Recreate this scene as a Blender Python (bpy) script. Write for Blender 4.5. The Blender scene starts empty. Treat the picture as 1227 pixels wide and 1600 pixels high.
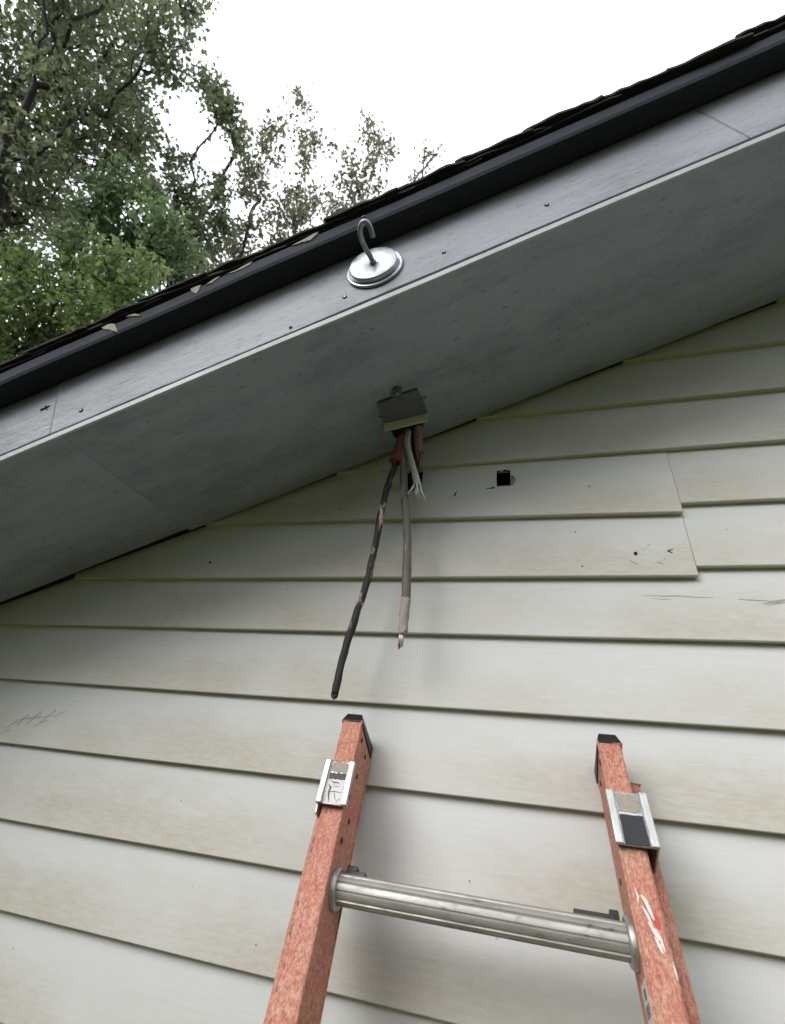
import bpy, math, random
import numpy as np
from mathutils import Matrix, Vector, noise as mnoise

# ------------------------------------------------------------------ camera, sky, sun, exposure
scene = bpy.context.scene
Z = 3.0                                   # eye height above the lawn (photographer stands on the ladder)
TH = 0.3661087                            # roof pitch
TT, CT, ST = math.tan(TH), math.cos(TH), math.sin(TH)
ZR = Z + 0.7626                           # soffit plane height where it meets the wall at x = 0
OV = 0.3983                               # rake overhang
Z0, EXPO = Z - 0.1538, 0.12732            # siding course grid
COL = scene.collection

cam_d = bpy.data.cameras.new('camera')
cam = bpy.data.objects.new('camera', cam_d); COL.objects.link(cam)
right = Vector((0.96186, 0.25733, 0.09276)); up = Vector((0.04672, -0.48867, 0.87122)); fwd = Vector((-0.26952, 0.83366, 0.48205))
M = Matrix.Identity(4)
for i in range(3):
    M[i][0], M[i][1], M[i][2] = right[i], up[i], -fwd[i]
M.translation = (0, -0.87, Z)
cam.matrix_world = M
cam_d.sensor_fit = 'HORIZONTAL'; cam_d.sensor_width = 36.0; cam_d.lens = 36.0 * 728.93 / 1227.0
cam_d.clip_start = 0.02; cam_d.clip_end = 600
cam_d.dof.use_dof = True; cam_d.dof.focus_distance = 0.92; cam_d.dof.aperture_fstop = 7.5
scene.camera = cam

SUN_EL, SUN_AZ = math.radians(34), math.radians(210)      # azimuth from +y clockwise: behind the camera, a little left
world = bpy.data.worlds.new('World'); scene.world = world; world.use_nodes = True
wn, wl = world.node_tree.nodes, world.node_tree.links
bg = wn['Background']
sky = wn.new('ShaderNodeTexSky'); sky.sky_type = 'NISHITA'; sky.sun_disc = False
sky.sun_elevation = SUN_EL; sky.sun_rotation = SUN_AZ; sky.air_density = 1.0; sky.dust_density = 3.0
bw = wn.new('ShaderNodeRGBToBW'); wl.new(sky.outputs[0], bw.inputs[0])
mixw = wn.new('ShaderNodeMix'); mixw.data_type = 'RGBA'; mixw.inputs['Factor'].default_value = 0.85
mixw.inputs['B'].default_value = (8.5, 8.8, 9.3, 1)        # even overcast cloud layer over the sky
wl.new(bw.outputs[0], mixw.inputs['A']); wl.new(mixw.outputs['Result'], bg.inputs['Color'])
bg.inputs['Strength'].default_value = 0.12

sun_d = bpy.data.lights.new('sun', 'SUN'); sun_d.energy = 1.0; sun_d.angle = math.radians(34); sun_d.color = (1.0, 0.97, 0.93)
sun = bpy.data.objects.new('sun', sun_d); COL.objects.link(sun)
sd = Vector((math.sin(SUN_AZ) * math.cos(SUN_EL), math.cos(SUN_AZ) * math.cos(SUN_EL), math.sin(SUN_EL)))
sun.rotation_euler = sd.to_track_quat('Z', 'Y').to_euler()

scene.render.engine = 'CYCLES'
scene.view_settings.view_transform = 'Standard'; scene.view_settings.look = 'None'
scene.view_settings.exposure = 1.07; scene.view_settings.gamma = 1.0
scene.view_settings.use_curve_mapping = False

rnd = random.Random(7)

# ------------------------------------------------------------------ materials
class NT:
    def __init__(s, name, rough=0.6, metal=0.0, spec=0.5):
        s.m = bpy.data.materials.new(name); s.m.use_nodes = True
        s.t = s.m.node_tree; s.n = s.t.nodes; s.l = s.t.links
        s.p = s.n['Principled BSDF']
        s.p.inputs['Roughness'].default_value = rough; s.p.inputs['Metallic'].default_value = metal
        s.p.inputs['Specular IOR Level'].default_value = spec
        s.tc = s.n.new('ShaderNodeTexCoord')
        oi = s.n.new('ShaderNodeObjectInfo')
        mul = s.n.new('ShaderNodeMath'); mul.operation = 'MULTIPLY'; mul.inputs[1].default_value = 37.0
        s.l.new(oi.outputs['Random'], mul.inputs[0])
        s.rand = oi.outputs['Random']
        add = s.n.new('ShaderNodeVectorMath'); add.operation = 'ADD'
        s.l.new(s.tc.outputs['Object'], add.inputs[0]); s.l.new(mul.outputs[0], add.inputs[1])
        s.obj = s.tc.outputs['Object']; s.vec = add.outputs[0]
    def lk(s, a, b): s.l.new(a, b)
    def scaled(s, v, src=None):
        mp = s.n.new('ShaderNodeMapping'); mp.inputs['Scale'].default_value = v
        s.lk(src or s.vec, mp.inputs['Vector']); return mp.outputs[0]
    def noise(s, scale=10, detail=4, rough=0.55, stretch=None, dist=0.0, src=None):
        n = s.n.new('ShaderNodeTexNoise'); n.inputs['Scale'].default_value = scale
        n.inputs['Detail'].default_value = detail; n.inputs['Roughness'].default_value = rough; n.inputs['Distortion'].default_value = dist
        s.lk(s.scaled(stretch, src) if stretch else (src or s.vec), n.inputs['Vector']); return n.outputs['Fac']
    def vor(s, scale, stretch=None, rnds=1.0):
        n = s.n.new('ShaderNodeTexVoronoi'); n.inputs['Scale'].default_value = scale; n.inputs['Randomness'].default_value = rnds
        s.lk(s.scaled(stretch) if stretch else s.vec, n.inputs['Vector']); return n.outputs['Distance']
    def ramp(s, f, a, b, lo=0.0, hi=1.0):
        r = s.n.new('ShaderNodeMapRange'); r.interpolation_type = 'SMOOTHSTEP'
        r.inputs['From Min'].default_value = a; r.inputs['From Max'].default_value = b
        r.inputs['To Min'].default_value = lo; r.inputs['To Max'].default_value = hi
        s.lk(f, r.inputs['Value']); return r.outputs[0]
    def math(s, op, a, b):
        m = s.n.new('ShaderNodeMath'); m.operation = op
        for i, v in ((0, a), (1, b)):
            if isinstance(v, (int, float)): m.inputs[i].default_value = v
            else: s.lk(v, m.inputs[i])
        return m.outputs[0]
    def mix(s, f, a, b):
        m = s.n.new('ShaderNodeMix'); m.data_type = 'RGBA'
        if isinstance(f, (int, float)): m.inputs['Factor'].default_value = f
        else: s.lk(f, m.inputs['Factor'])
        for k, v in (('A', a), ('B', b)):
            if isinstance(v, tuple): m.inputs[k].default_value = (*v, 1)
            else: s.lk(v, m.inputs[k])
        return m.outputs['Result']
    def sep(s, src=None):
        x = s.n.new('ShaderNodeSeparateXYZ'); s.lk(src or s.obj, x.inputs[0]); return x.outputs
    def col(s, c):
        if isinstance(c, tuple): s.p.inputs['Base Color'].default_value = (*c, 1)
        else: s.lk(c, s.p.inputs['Base Color'])
        return s
    def bump(s, f, strength=0.3, dist=0.002):
        b = s.n.new('ShaderNodeBump'); b.inputs['Strength'].default_value = strength; b.inputs['Distance'].default_value = dist
        s.lk(f, b.inputs['Height']); s.lk(b.outputs[0], s.p.inputs['Normal']); return s
    def rough(s, f): s.lk(f, s.p.inputs['Roughness']); return s

MAT = {}
def mk_siding():
    t = NT('siding_paint', 0.55, 0, 0.35)
    base = t.mix(t.noise(3, 3), (0.606, 0.611, 0.598), (0.655, 0.659, 0.648))
    v = t.sep()[2]
    n1 = t.noise(8, 8, 0.75, (0.6, 1, 1.5))
    edge = t.math('ADD', t.math('MULTIPLY', v, -9.0), t.math('MULTIPLY', n1, 1.55))
    dirt = t.ramp(edge, -0.22, 0.60, 0.0, 0.85)
    dirt = t.math('MULTIPLY', dirt, t.ramp(t.noise(2.3, 2), 0.36, 0.62, 0.3, 1.0))
    fine = t.noise(160, 3, 0.7, (0.25, 1, 1))
    dirt = t.math('MULTIPLY', dirt, t.ramp(fine, 0.3, 0.7, 0.65, 1.1))
    tan = t.mix(t.noise(4, 3), (0.475, 0.445, 0.355), (0.50, 0.445, 0.375))
    c = t.mix(dirt, base, tan)
    sp = t.ramp(t.vor(26), 0.05, 0.085, 1.0, 0.0)
    sp = t.math('MULTIPLY', sp, t.ramp(t.noise(7, 2), 0.56, 0.66))
    c = t.mix(t.math('MULTIPLY', sp, 0.7), c, (0.16, 0.14, 0.11))
    bl = t.math('MULTIPLY', t.ramp(t.noise(30, 6, 0.75, (0.5, 1, 1.3)), 0.66, 0.76), t.ramp(v, 0.02, 0.075, 0.75, 0.0))
    bl = t.math('MULTIPLY', bl, t.ramp(t.noise(2.7, 2), 0.5, 0.64))
    c = t.mix(bl, c, (0.20, 0.18, 0.14))
    t.col(c)
    g = t.math('ADD', t.noise(60, 5, 0.65, (0.12, 1, 1.6)), t.math('MULTIPLY', t.noise(1.6, 2, 0.5, (0.5, 1, 1)), 2.2))
    return t.bump(g, 0.17, 0.0024).m
def mk_greypaint(name, a, b, rough, bumpk, spk):
    t = NT(name, rough, 0, 0.5)
    c = t.mix(t.noise(6, 5, 0.6, (0.5, 1, 1.4)), a, b)
    stain = t.math('MULTIPLY', t.ramp(t.noise(9, 7, 0.72, (0.35, 1, 1)), 0.44, 0.68), 0.6)
    c = t.mix(stain, c, tuple(x * 0.55 for x in a))
    sp = t.math('MULTIPLY', t.ramp(t.noise(120, 5, 0.75, (0.4, 1, 1)), 0.58, 0.68), spk)
    c = t.mix(sp, c, tuple(x * 0.32 for x in a))
    t.col(c)
    t.rough(t.ramp(t.noise(40, 4, 0.6, (0.2, 1, 1)), 0.3, 0.7, rough - 0.08, rough + 0.12))
    h = t.math('ADD', t.noise(95, 6, 0.7, (0.10, 1, 1)), t.math('MULTIPLY', t.noise(190, 4, 0.65, (0.4, 1, 1)), 0.7))
    h = t.math('ADD', h, t.math('MULTIPLY', t.noise(7, 3, 0.5, (0.5, 1, 1)), 1.6))
    return t.bump(h, bumpk, 0.0034).m
def mk_trim():
    t = NT('dark_rake_paint', 0.75, 0, 0.18)
    c = t.mix(t.noise(14, 5, 0.65, (0.25, 1, 1)), (0.013, 0.0155, 0.022), (0.030, 0.035, 0.047))
    c = t.mix(t.ramp(t.noise(40, 5, 0.7, (0.3, 1, 1)), 0.62, 0.72, 0, 0.6), c, (0.05, 0.05, 0.052))
    return t.col(c).bump(t.noise(60, 5, 0.65, (0.15, 1, 1)), 0.35, 0.002).m
def mk_shingle():
    t = NT('asphalt_shingle', 0.95, 0, 0.2)
    c = t.mix(t.noise(220, 3), (0.010, 0.010, 0.011), (0.040, 0.038, 0.037))
    c = t.mix(t.ramp(t.noise(9, 4), 0.5, 0.7, 0, 0.4), c, (0.035, 0.03, 0.024))
    return t.col(c).bump(t.noise(300, 3), 0.6, 0.002).m
def mk_fibre():
    t = NT('salmon_fibreglass', 0.6, 0, 0.35)
    a = t.noise(330, 5, 0.7, (1, 0.7, 0.5), 1.2)
    b = t.noise(22, 4, 0.6)
    c = t.mix(t.ramp(a, 0.36, 0.64), (0.35, 0.088, 0.062), (0.575, 0.295, 0.205))
    c = t.mix(t.ramp(b, 0.42, 0.66, 0, 0.55), c, t.mix(t.ramp(a, 0.42, 0.6), (0.40, 0.185, 0.12), (0.58, 0.37, 0.265)))
    c = t.mix(t.ramp(t.noise(26, 3, 0.6), 0.54, 0.70, 0, 0.6), c, (0.43, 0.125, 0.10))
    c = t.mix(t.ramp(t.noise(150, 5, 0.75), 0.60, 0.68, 0, 0.6), c, (0.20, 0.11, 0.085))
    return t.col(c).bump(a, 0.35, 0.0008).m
def mk_metal(name, a, b, rough, wear, metal=0.85, st=(1, 1, 1)):
    t = NT(name, rough, metal, 0.5)
    c = t.mix(t.noise(45, 5, 0.65, st), a, b)
    c = t.mix(t.ramp(t.noise(70, 6, 0.75, st), 0.55, 0.68, 0, wear), c, (0.16, 0.145, 0.12))
    t.col(c); t.rough(t.ramp(t.noise(60, 4, 0.6, st), 0.3, 0.7, rough - 0.12, rough + 0.15))
    return t.bump(t.noise(120, 4, 0.7, st), 0.25, 0.0008).m
def mk_plain(name, c, rough=0.6, var=0.25, sc=60, metal=0.0):
    t = NT(name, rough, metal, 0.4)
    return t.col(t.mix(t.noise(sc, 5, 0.65), tuple(x * (1 - var) for x in c), tuple(min(1, x * (1 + var)) for x in c))).bump(t.noise(sc * 2, 4), 0.25, 0.001).m
def mk_cable(name, a, b, patch, amt, z0, z1):
    t = NT(name, 0.62, 0, 0.35)
    c = t.mix(t.noise(60, 4, 0.6, (1, 1, 0.35)), a, b)
    z = t.sep()[2]
    zone = t.math('MULTIPLY', t.ramp(z, z0, z0 + 0.05), t.ramp(z, z1 - 0.05, z1, 1, 0))
    p = t.math('MULTIPLY', t.ramp(t.noise(85, 3, 0.55, (1, 1, 0.35)), amt, amt + 0.05), zone)
    c = t.mix(p, c, patch)
    return t.col(c).bump(t.noise(110, 4, 0.6, (1, 1, 0.3)), 0.4, 0.001).m
def mk_leaf(name, dark, light, trans):
    t = NT(name, 0.45, 0, 0.45)
    g = t.n.new('ShaderNodeNewGeometry')
    r = g.outputs['Random Per Island']
    c = t.mix(r, dark, light)
    c = t.mix(t.math('MULTIPLY', t.ramp(t.noise(1.1, 2), 0.45, 0.7), 0.5), c, tuple(x * 1.5 for x in light))
    t.col(c)
    tr = t.n.new('ShaderNodeBsdfTranslucent'); t.lk(t.mix(0.5, c, tuple(min(1, x * 1.6) for x in light)), tr.inputs['Color'])
    ms = t.n.new('ShaderNodeMixShader'); ms.inputs[0].default_value = trans
    out = t.n['Material Output']
    t.lk(t.p.outputs[0], ms.inputs[1]); t.lk(tr.outputs[0], ms.inputs[2]); t.lk(ms.outputs[0], out.inputs['Surface'])
    return t.m
MAT['siding'] = mk_siding()
MAT['fascia'] = mk_greypaint('fascia_paint', (0.275, 0.288, 0.325), (0.335, 0.348, 0.385), 0.36, 0.85, 0.7)
MAT['soffit'] = mk_greypaint('soffit_paint', (0.255, 0.298, 0.372), (0.32, 0.362, 0.43), 0.5, 0.5, 0.7)
MAT['edge'] = mk_greypaint('edge_paint', (0.36, 0.37, 0.38), (0.46, 0.468, 0.47), 0.5, 0.3, 0.4)
MAT['trim'] = mk_trim(); MAT['shingle'] = mk_shingle(); MAT['fibre'] = mk_fibre()
MAT['alu'] = mk_metal('worn_aluminium', (0.28, 0.268, 0.242), (0.46, 0.445, 0.41), 0.47, 1.0, 0.55, (0.3, 1, 1))
MAT['alu_plate'] = mk_metal('bright_aluminium', (0.36, 0.36, 0.345), (0.52, 0.52, 0.50), 0.42, 0.45, 0.75)
MAT['zinc'] = mk_metal('zinc_plate', (0.30, 0.315, 0.34), (0.50, 0.52, 0.55), 0.40, 0.55, 0.8)
MAT['zinc_dull'] = mk_metal('dull_zinc', (0.20, 0.215, 0.24), (0.34, 0.36, 0.385), 0.42, 0.2, 0.85)
MAT['black'] = mk_plain('black_plastic', (0.012, 0.012, 0.013), 0.45)
MAT['pad'] = mk_plain('charcoal_pad', (0.030, 0.032, 0.036), 0.7)
MAT['grime'] = mk_plain('grey_grime', (0.33, 0.29, 0.25), 0.9, 0.5, 130)
MAT['chip'] = mk_plain('bare_weathered_wood', (0.27, 0.245, 0.205), 0.9, 0.25, 40)
MAT['white'] = mk_plain('white_paint', (0.72, 0.70, 0.68), 0.6, 0.1)
MAT['redpaint'] = mk_plain('red_paint', (0.50, 0.07, 0.06), 0.6, 0.2)
MAT['sticker'] = mk_plain('sticker_paper', (0.62, 0.60, 0.57), 0.6, 0.12)
MAT['sticker_dark'] = mk_plain('sticker_ink', (0.10, 0.10, 0.10), 0.6, 0.2)
MAT['dark'] = mk_plain('black_paper_and_gap_shade', (0.010, 0.009, 0.008), 0.95)
MAT['plate'] = mk_greypaint('bracket_paint', (0.085, 0.098, 0.105), (0.115, 0.128, 0.132), 0.55, 0.3, 0.4)
MAT['lip'] = mk_plain('pale_skylit_lip_paint', (0.50, 0.49, 0.38), 0.6, 0.12, 30)  # pale paint with the skylight on the lip put into its colour
MAT['cable'] = mk_cable('black_cable', (0.016, 0.014, 0.015), (0.040, 0.034, 0.034), (0.42, 0.34, 0.28), 0.55, -0.46, -0.12)
MAT['cable2'] = mk_cable('brown_cable', (0.085, 0.072, 0.064), (0.20, 0.178, 0.160), (0.40, 0.36, 0.32), 0.60, -0.48, -0.05)
MAT['bare'] = mk_plain('oxidised_strand', (0.50, 0.52, 0.48), 0.55, 0.3, 150, 0.25)
MAT['insul'] = mk_plain('frayed_pale_insulation', (0.33, 0.295, 0.265), 0.85, 0.4, 150)
MAT['rubber'] = mk_plain('red_sleeve', (0.20, 0.062, 0.050), 0.7, 0.4, 80)
MAT['stub'] = mk_plain('stub_insulation', (0.24, 0.16, 0.135), 0.8, 0.4, 110)
MAT['copper'] = mk_plain('bright_strand_end', (0.62, 0.56, 0.52), 0.4, 0.2, 100, 0.4)
MAT['scuff'] = mk_plain('graphite_scuff', (0.36, 0.36, 0.345), 0.9, 0.3)
MAT['crackm'] = mk_plain('stain_brown', (0.36, 0.32, 0.25), 0.9, 0.3)
MAT['bark'] = mk_plain('bark', (0.028, 0.024, 0.021), 0.9, 0.4, 12)
MAT['bark2'] = mk_plain('pale_bark', (0.060, 0.054, 0.048), 0.9, 0.4, 12)
MAT['leaf_dark'] = mk_leaf('leaf_dark', (0.074, 0.090, 0.052), (0.15, 0.178, 0.090), 0.5)
MAT['leaf_mid'] = mk_leaf('leaf_mid', (0.055, 0.088, 0.040), (0.12, 0.178, 0.072), 0.5)
MAT['leaf_bright'] = mk_leaf('leaf_bright', (0.055, 0.090, 0.027), (0.14, 0.195, 0.06), 0.5)
MAT['leaf_olive'] = mk_leaf('leaf_olive', (0.075, 0.085, 0.050), (0.15, 0.155, 0.085), 0.42)
def mk_lawn():
    t = NT('lawn', 0.9, 0, 0.2)
    c = t.mix(t.noise(1.2, 4), (0.066, 0.080, 0.012), (0.105, 0.115, 0.022))
    return t.col(t.mix(t.ramp(t.noise(40, 3), 0.4, 0.7, 0, 0.5), c, (0.125, 0.105, 0.032))).bump(t.noise(60, 4), 0.6, 0.03).m
MAT['lawn'] = mk_lawn()

# ------------------------------------------------------------------ helpers
def tag(o, label=None, cat=None, group=None, kind=None):
    if label: o['label'] = label
    if cat: o['category'] = cat
    if group: o['group'] = group
    if kind: o['kind'] = kind
    return o
def empty(name, loc=(0, 0, 0), rot=None, parent=None):
    o = bpy.data.objects.new(name, None); COL.objects.link(o); o.location = loc; o.empty_display_size = 0.1
    if rot: o.rotation_euler = rot
    if parent: o.parent = parent
    return o
def build(name, vf, mat, parent=None, loc=(0, 0, 0), rot=None, smooth=False, bevel=0.0, seg=2):
    v, f = vf
    me = bpy.data.meshes.new(name); me.from_pydata([tuple(p) for p in v], [], [tuple(x) for x in f]); me.update()
    me.materials.append(MAT[mat])
    if smooth: me.polygons.foreach_set('use_smooth', [True] * len(me.polygons))
    o = bpy.data.objects.new(name, me); COL.objects.link(o); o.location = loc
    if rot: o.rotation_euler = rot
    if parent: o.parent = parent
    if bevel:
        b = o.modifiers.new('bevel', 'BEVEL'); b.width = bevel; b.segments = seg; b.limit_method = 'ANGLE'; b.angle_limit = math.radians(40)
    return o
def join(*vfs):
    V, Fc = [], []
    for v, f in vfs:
        k = len(V); V += list(v); Fc += [tuple(i + k for i in x) for x in f]
    return V, Fc
BOXF = [(0, 3, 2, 1), (4, 5, 6, 7), (0, 1, 5, 4), (1, 2, 6, 5), (2, 3, 7, 6), (3, 0, 4, 7)]
def box(x0, x1, y0, y1, z0, z1):
    return [(x0, y0, z0), (x1, y0, z0), (x1, y1, z0), (x0, y1, z0), (x0, y0, z1), (x1, y0, z1), (x1, y1, z1), (x0, y1, z1)], BOXF
def hexa(bot, top): return list(bot) + list(top), BOXF
def spline(pts, n=6):
    P = [Vector(p) for p in pts]; out = []
    for i in range(len(P) - 1):
        a, b, c, d = P[max(i - 1, 0)], P[i], P[i + 1], P[min(i + 2, len(P) - 1)]
        for k in range(n):
            t = k / n
            out.append(0.5 * ((2 * b) + (c - a) * t + (2 * a - 5 * b + 4 * c - d) * t * t + (3 * b - a - 3 * c + d) * t ** 3))
    out.append(P[-1]); return out
def tube(pts, rad, sides=10, caps=True, wob=0.0, prof=None):
    P = [Vector(p) for p in pts]; n = len(P); V, Fc = [], []
    t = (P[1] - P[0]).normalized()
    nrm = t.orthogonal().normalized()
    for i in range(n):
        t2 = (P[min(i + 1, n - 1)] - P[max(i - 1, 0)]).normalized()
        nrm = (nrm - t2 * nrm.dot(t2)).normalized(); bn = t2.cross(nrm)
        r = rad[i] if isinstance(rad, (list, tuple)) else rad
        for k in range(sides):
            a = 2 * math.pi * k / sides
            rr = r * (1 + wob * mnoise.noise(P[i] * 60 + Vector((math.cos(a), math.sin(a), 0)) * 1.3))
            if prof: rr *= prof[k]
            V.append(P[i] + (nrm * math.cos(a) + bn * math.sin(a)) * rr)
    for i in range(n - 1):
        for k in range(sides):
            k2 = (k + 1) % sides
            Fc.append((i * sides + k, i * sides + k2, (i + 1) * sides + k2, (i + 1) * sides + k))
    if caps:
        Fc.append(tuple(range(sides - 1, -1, -1))); Fc.append(tuple((n - 1) * sides + k for k in range(sides)))
    return V, Fc
def lathe(prof, sides=48, axis='y'):
    V, Fc = [], []
    for r, h in prof:
        for k in range(sides):
            a = 2 * math.pi * k / sides
            V.append((r * math.cos(a), h, r * math.sin(a)))
    for i in range(len(prof) - 1):
        for k in range(sides):
            k2 = (k + 1) % sides
            Fc.append((i * sides + k, i * sides + k2, (i + 1) * sides + k2, (i + 1) * sides + k))
    return V, Fc
def blob(cx, cy, rx, ry, n=11, jit=0.3, seed=0):
    r = random.Random(seed); out = []
    for k in range(n):
        a = 2 * math.pi * k / n; q = 1 + r.uniform(-jit, jit)
        out.append((cx + rx * q * math.cos(a), cy + ry * q * math.sin(a)))
    return out
def slab(poly, f0, f1):                     # a flat piece with thickness: 2-D outline mapped by f0 (underside) and f1 (top)
    n = len(poly)
    V = [f0(p) for p in poly] + [f1(p) for p in poly]
    Fc = [tuple(range(n)), tuple(range(2 * n - 1, n - 1, -1))] + [(i, i + n, (i + 1) % n + n, (i + 1) % n) for i in range(n)]
    return V, Fc
def stroke(pts, w):                         # outline of a thin tapering mark
    P = [Vector((a, b)) for a, b in pts]; L, Rr = [], []
    for i, p in enumerate(P):
        t = (P[min(i + 1, len(P) - 1)] - P[max(i - 1, 0)]).normalized(); nn = Vector((-t.y, t.x))
        ww = w * (0.25 if i in (0, len(P) - 1) else rnd.uniform(0.7, 1.3)) / 2
        L.append(p + nn * ww); Rr.append(p - nn * ww)
    return [tuple(p) for p in L + Rr[::-1]]

# ------------------------------------------------------------------ ground
g = build('ground', ([(-150, -150, 0), (150, -150, 0), (150, 150, 0), (-150, 150, 0)], [(0, 1, 2, 3)]), 'lawn')
tag(g, 'green lawn the house stands on', 'lawn', kind='structure')

# ------------------------------------------------------------------ house
house = tag(empty('house', (0, 0, 0)), 'gable end of house with pale lap siding, grey eave and dark shingle edge', 'house')
XL, XRDG, XRR, YB = -1.55, 2.3, 6.15, 3.0
def roofz(x): return ZR + TT * (x if x <= XRDG else 2 * XRDG - x)
# sheathing body of the house
sh = [(XL, 0.03, 0), (XRR, 0.03, 0), (XRR, 0.03, roofz(XRR)), (XRDG, 0.03, roofz(XRDG)), (XL, 0.03, roofz(XL))]
sh2 = [(x, YB, z) for x, _, z in sh]
wall = build('wall', (sh + sh2, [(0, 1, 2, 3, 4), (9, 8, 7, 6, 5)] + [(i, i + 5, (i + 1) % 5 + 5, (i + 1) % 5) for i in range(5)]), 'dark', house)

BT, BTOP = -0.0165, -0.0028
def face_y(v): return BT + (BTOP - BT) * v / 0.137
def board(x0, x1, zl0, zl1, top, holes=(), proud=0.0, seed=0):
    """one siding board; local z is height above its lower edge; lower edge runs from zl0 at x0 to zl1 at x1"""
    zb = (zl0 + zl1) / 2
    xs = [x0 + (x1 - x0) * i / max(2, int((x1 - x0) / 0.09)) for i in range(max(2, int((x1 - x0) / 0.09)) + 1)]
    vs = [0.0, 0.0016, 0.03, 0.075, top]
    for a, b, c, d in holes: xs += [a, b]; vs += [c, d]
    xs = sorted(set(round(x, 5) for x in xs)); vs = sorted(set(round(v, 5) for v in vs))
    V, Fc, idx = [], [], {}
    def pt(i, j, back):
        k = (i, j, back)
        if k not in idx:
            x = xs[i]; t = (x - x0) / (x1 - x0); base = zl0 + (zl1 - zl0) * t - zb
            v = vs[j]
            wv = 0.0009 * mnoise.noise(Vector((x * 3.1, seed * 3.7, 0))) if v < 0.1 else 0
            y = (-0.0005 if back else face_y(v) - proud + 0.0004 * mnoise.noise(Vector((x * 2.3, seed * 1.9, v * 9))))
            if j == 0 and not back: y += 0.0014
            idx[k] = len(V); V.append((x, y, base + v + wv))
        return idx[k]
    def hole(i, j):
        xm, vm = (xs[i] + xs[i + 1]) / 2, (vs[j] + vs[j + 1]) / 2
        return any(a < xm < b and c < vm < d for a, b, c, d in holes)
    nx, nv = len(xs) - 1, len(vs) - 1
    for i in range(nx):
        for j in range(nv):
            if hole(i, j): continue
            Fc.append((pt(i, j, 0), pt(i + 1, j, 0), pt(i + 1, j + 1, 0), pt(i, j + 1, 0)))
            for di, dj, a, b in ((0, -1, (i, j), (i + 1, j)), (1, 0, (i + 1, j), (i + 1, j + 1)), (0, 1, (i + 1, j + 1), (i, j + 1)), (-1, 0, (i, j + 1), (i, j))):
                ii, jj = i + di, j + dj
                if ii < 0 or jj < 0 or ii >= nx or jj >= nv or hole(ii, jj):
                    Fc.append((pt(*b, 0), pt(*a, 0), pt(*a, 1), pt(*b, 1)))
    return build('siding_board', (V, Fc), 'siding', wall, (0, 0, zb))
boards = {}
for k in range(-23, 15):
    zl = Z0 + EXPO * k
    if zl < 0.02: continue
    xl = max(XL, (zl - ZR) / TT - 0.03); xr = min(XRR, 2 * XRDG - (zl - ZR) / TT + 0.03)
    if xr - xl < 0.2: continue
    top = 0.137
    jx = 0.282 if k in (4, 5) else (2.05 + 0.37 * math.sin(k * 2.2) if xr > 3 else None)
    if k == 5:
        z_r = zl - 0.158 * EXPO; z_l = zl + 0.02 * EXPO
        h1 = (-0.052, -0.0225, 0.077, 0.118); h2 = (-0.258, -0.216, 0.074, 0.130)
        boards[5] = board(xl, jx, z_l, z_r, top + 0.018, (h1, h2), 0.0035, 5); board(jx + 0.0012, xr, zl, zl, top, (), 0, 55)
    elif k == 4:
        boards[4] = board(xl, jx + 0.001, zl - 0.085 * EXPO, zl - 0.14 * EXPO, top + 0.016, (), 0.003, 4); boards[44] = board(jx + 0.0022, xr, zl, zl, top, (), 0, 44)
    elif jx:
        boards[k] = board(xl, jx, zl, zl, top, (), 0.0, k); board(jx + 0.001, xr, zl, zl, top, (), 0.0, k + 60)
    else:
        boards[k] = board(xl, xr, zl, zl, top, (), 0.0, k)

# marks, nails and chips that belong to single siding boards (parts of the board)
def mark(k, poly, mat, name, lift=0.0005, proud=0.0):
    b = boards[k]; zb = b.location.z
    f = lambda lift: (lambda p: (p[0], face_y(p[1] + Z - zb) - proud - lift, p[1] + Z - zb))
    return build(name, slab(poly, f(-0.001), f(lift + 0.0001)), mat, b)
def rough_poly2(pts, seed, amp=0.0007):
    q = random.Random(seed); out = []
    for k in range(len(pts)):
        a, b = pts[k], pts[(k + 1) % len(pts)]
        for t in (0, 0.33, 0.66): out.append((a[0] + (b[0] - a[0]) * t + q.uniform(-amp, amp), a[1] + (b[1] - a[1]) * t + q.uniform(-amp, amp)))
    return out
S1 = [[(-1.098, 0.003), (-1.088, 0.012), (-1.076, 0.017), (-1.072, 0.008)], [(-1.072, 0.008), (-1.066, 0.024), (-1.058, 0.032), (-1.052, 0.016)],
      [(-1.047, 0.012), (-1.036, 0.030), (-1.028, 0.040), (-1.022, 0.022)], [(-1.016, 0.018), (-1.000, 0.035), (-0.990, 0.046), (-0.984, 0.030)],
      [(-0.984, 0.030), (-0.972, 0.040), (-0.962, 0.046)], [(-1.09, 0.018), (-1.04, 0.026), (-0.99, 0.034)], [(-1.105, -0.012), (-1.095, -0.004), (-1.085, 0.0)], [(-1.03, 0.008), (-1.01, 0.02), (-0.995, 0.025)]]
for s in S1: mark(1, stroke(s, 0.0028), 'scuff', 'scuff_mark')
for s, w in (([(0.195, 0.306), (0.225, 0.3045), (0.25, 0.305), (0.275, 0.3025), (0.30, 0.3015)], 0.0016), ([(0.205, 0.300), (0.225, 0.2985), (0.238, 0.299)], 0.0014),
             ([(0.335, 0.299), (0.36, 0.2975), (0.385, 0.296)], 0.0016), ([(0.368, 0.291), (0.385, 0.2955), (0.40, 0.298), (0.43, 0.302)], 0.003), ([(0.372, 0.288), (0.39, 0.293), (0.405, 0.294)], 0.002)):
    mark(3, stroke(s, w), 'scuff', 'scuff_mark')
for p, r in (((0.1925, 0.3828), 0.0034),): mark(4, blob(*p, r, r, 10, 0.12, 3), 'dark', 'nail_hole', 0.0004, 0.003)
mark(4, stroke([(0.254, 0.3905), (0.2455, 0.3865), (0.252, 0.382)], 0.0028), 'dark', 'torn_nick', 0.0004, 0.003)
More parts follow.
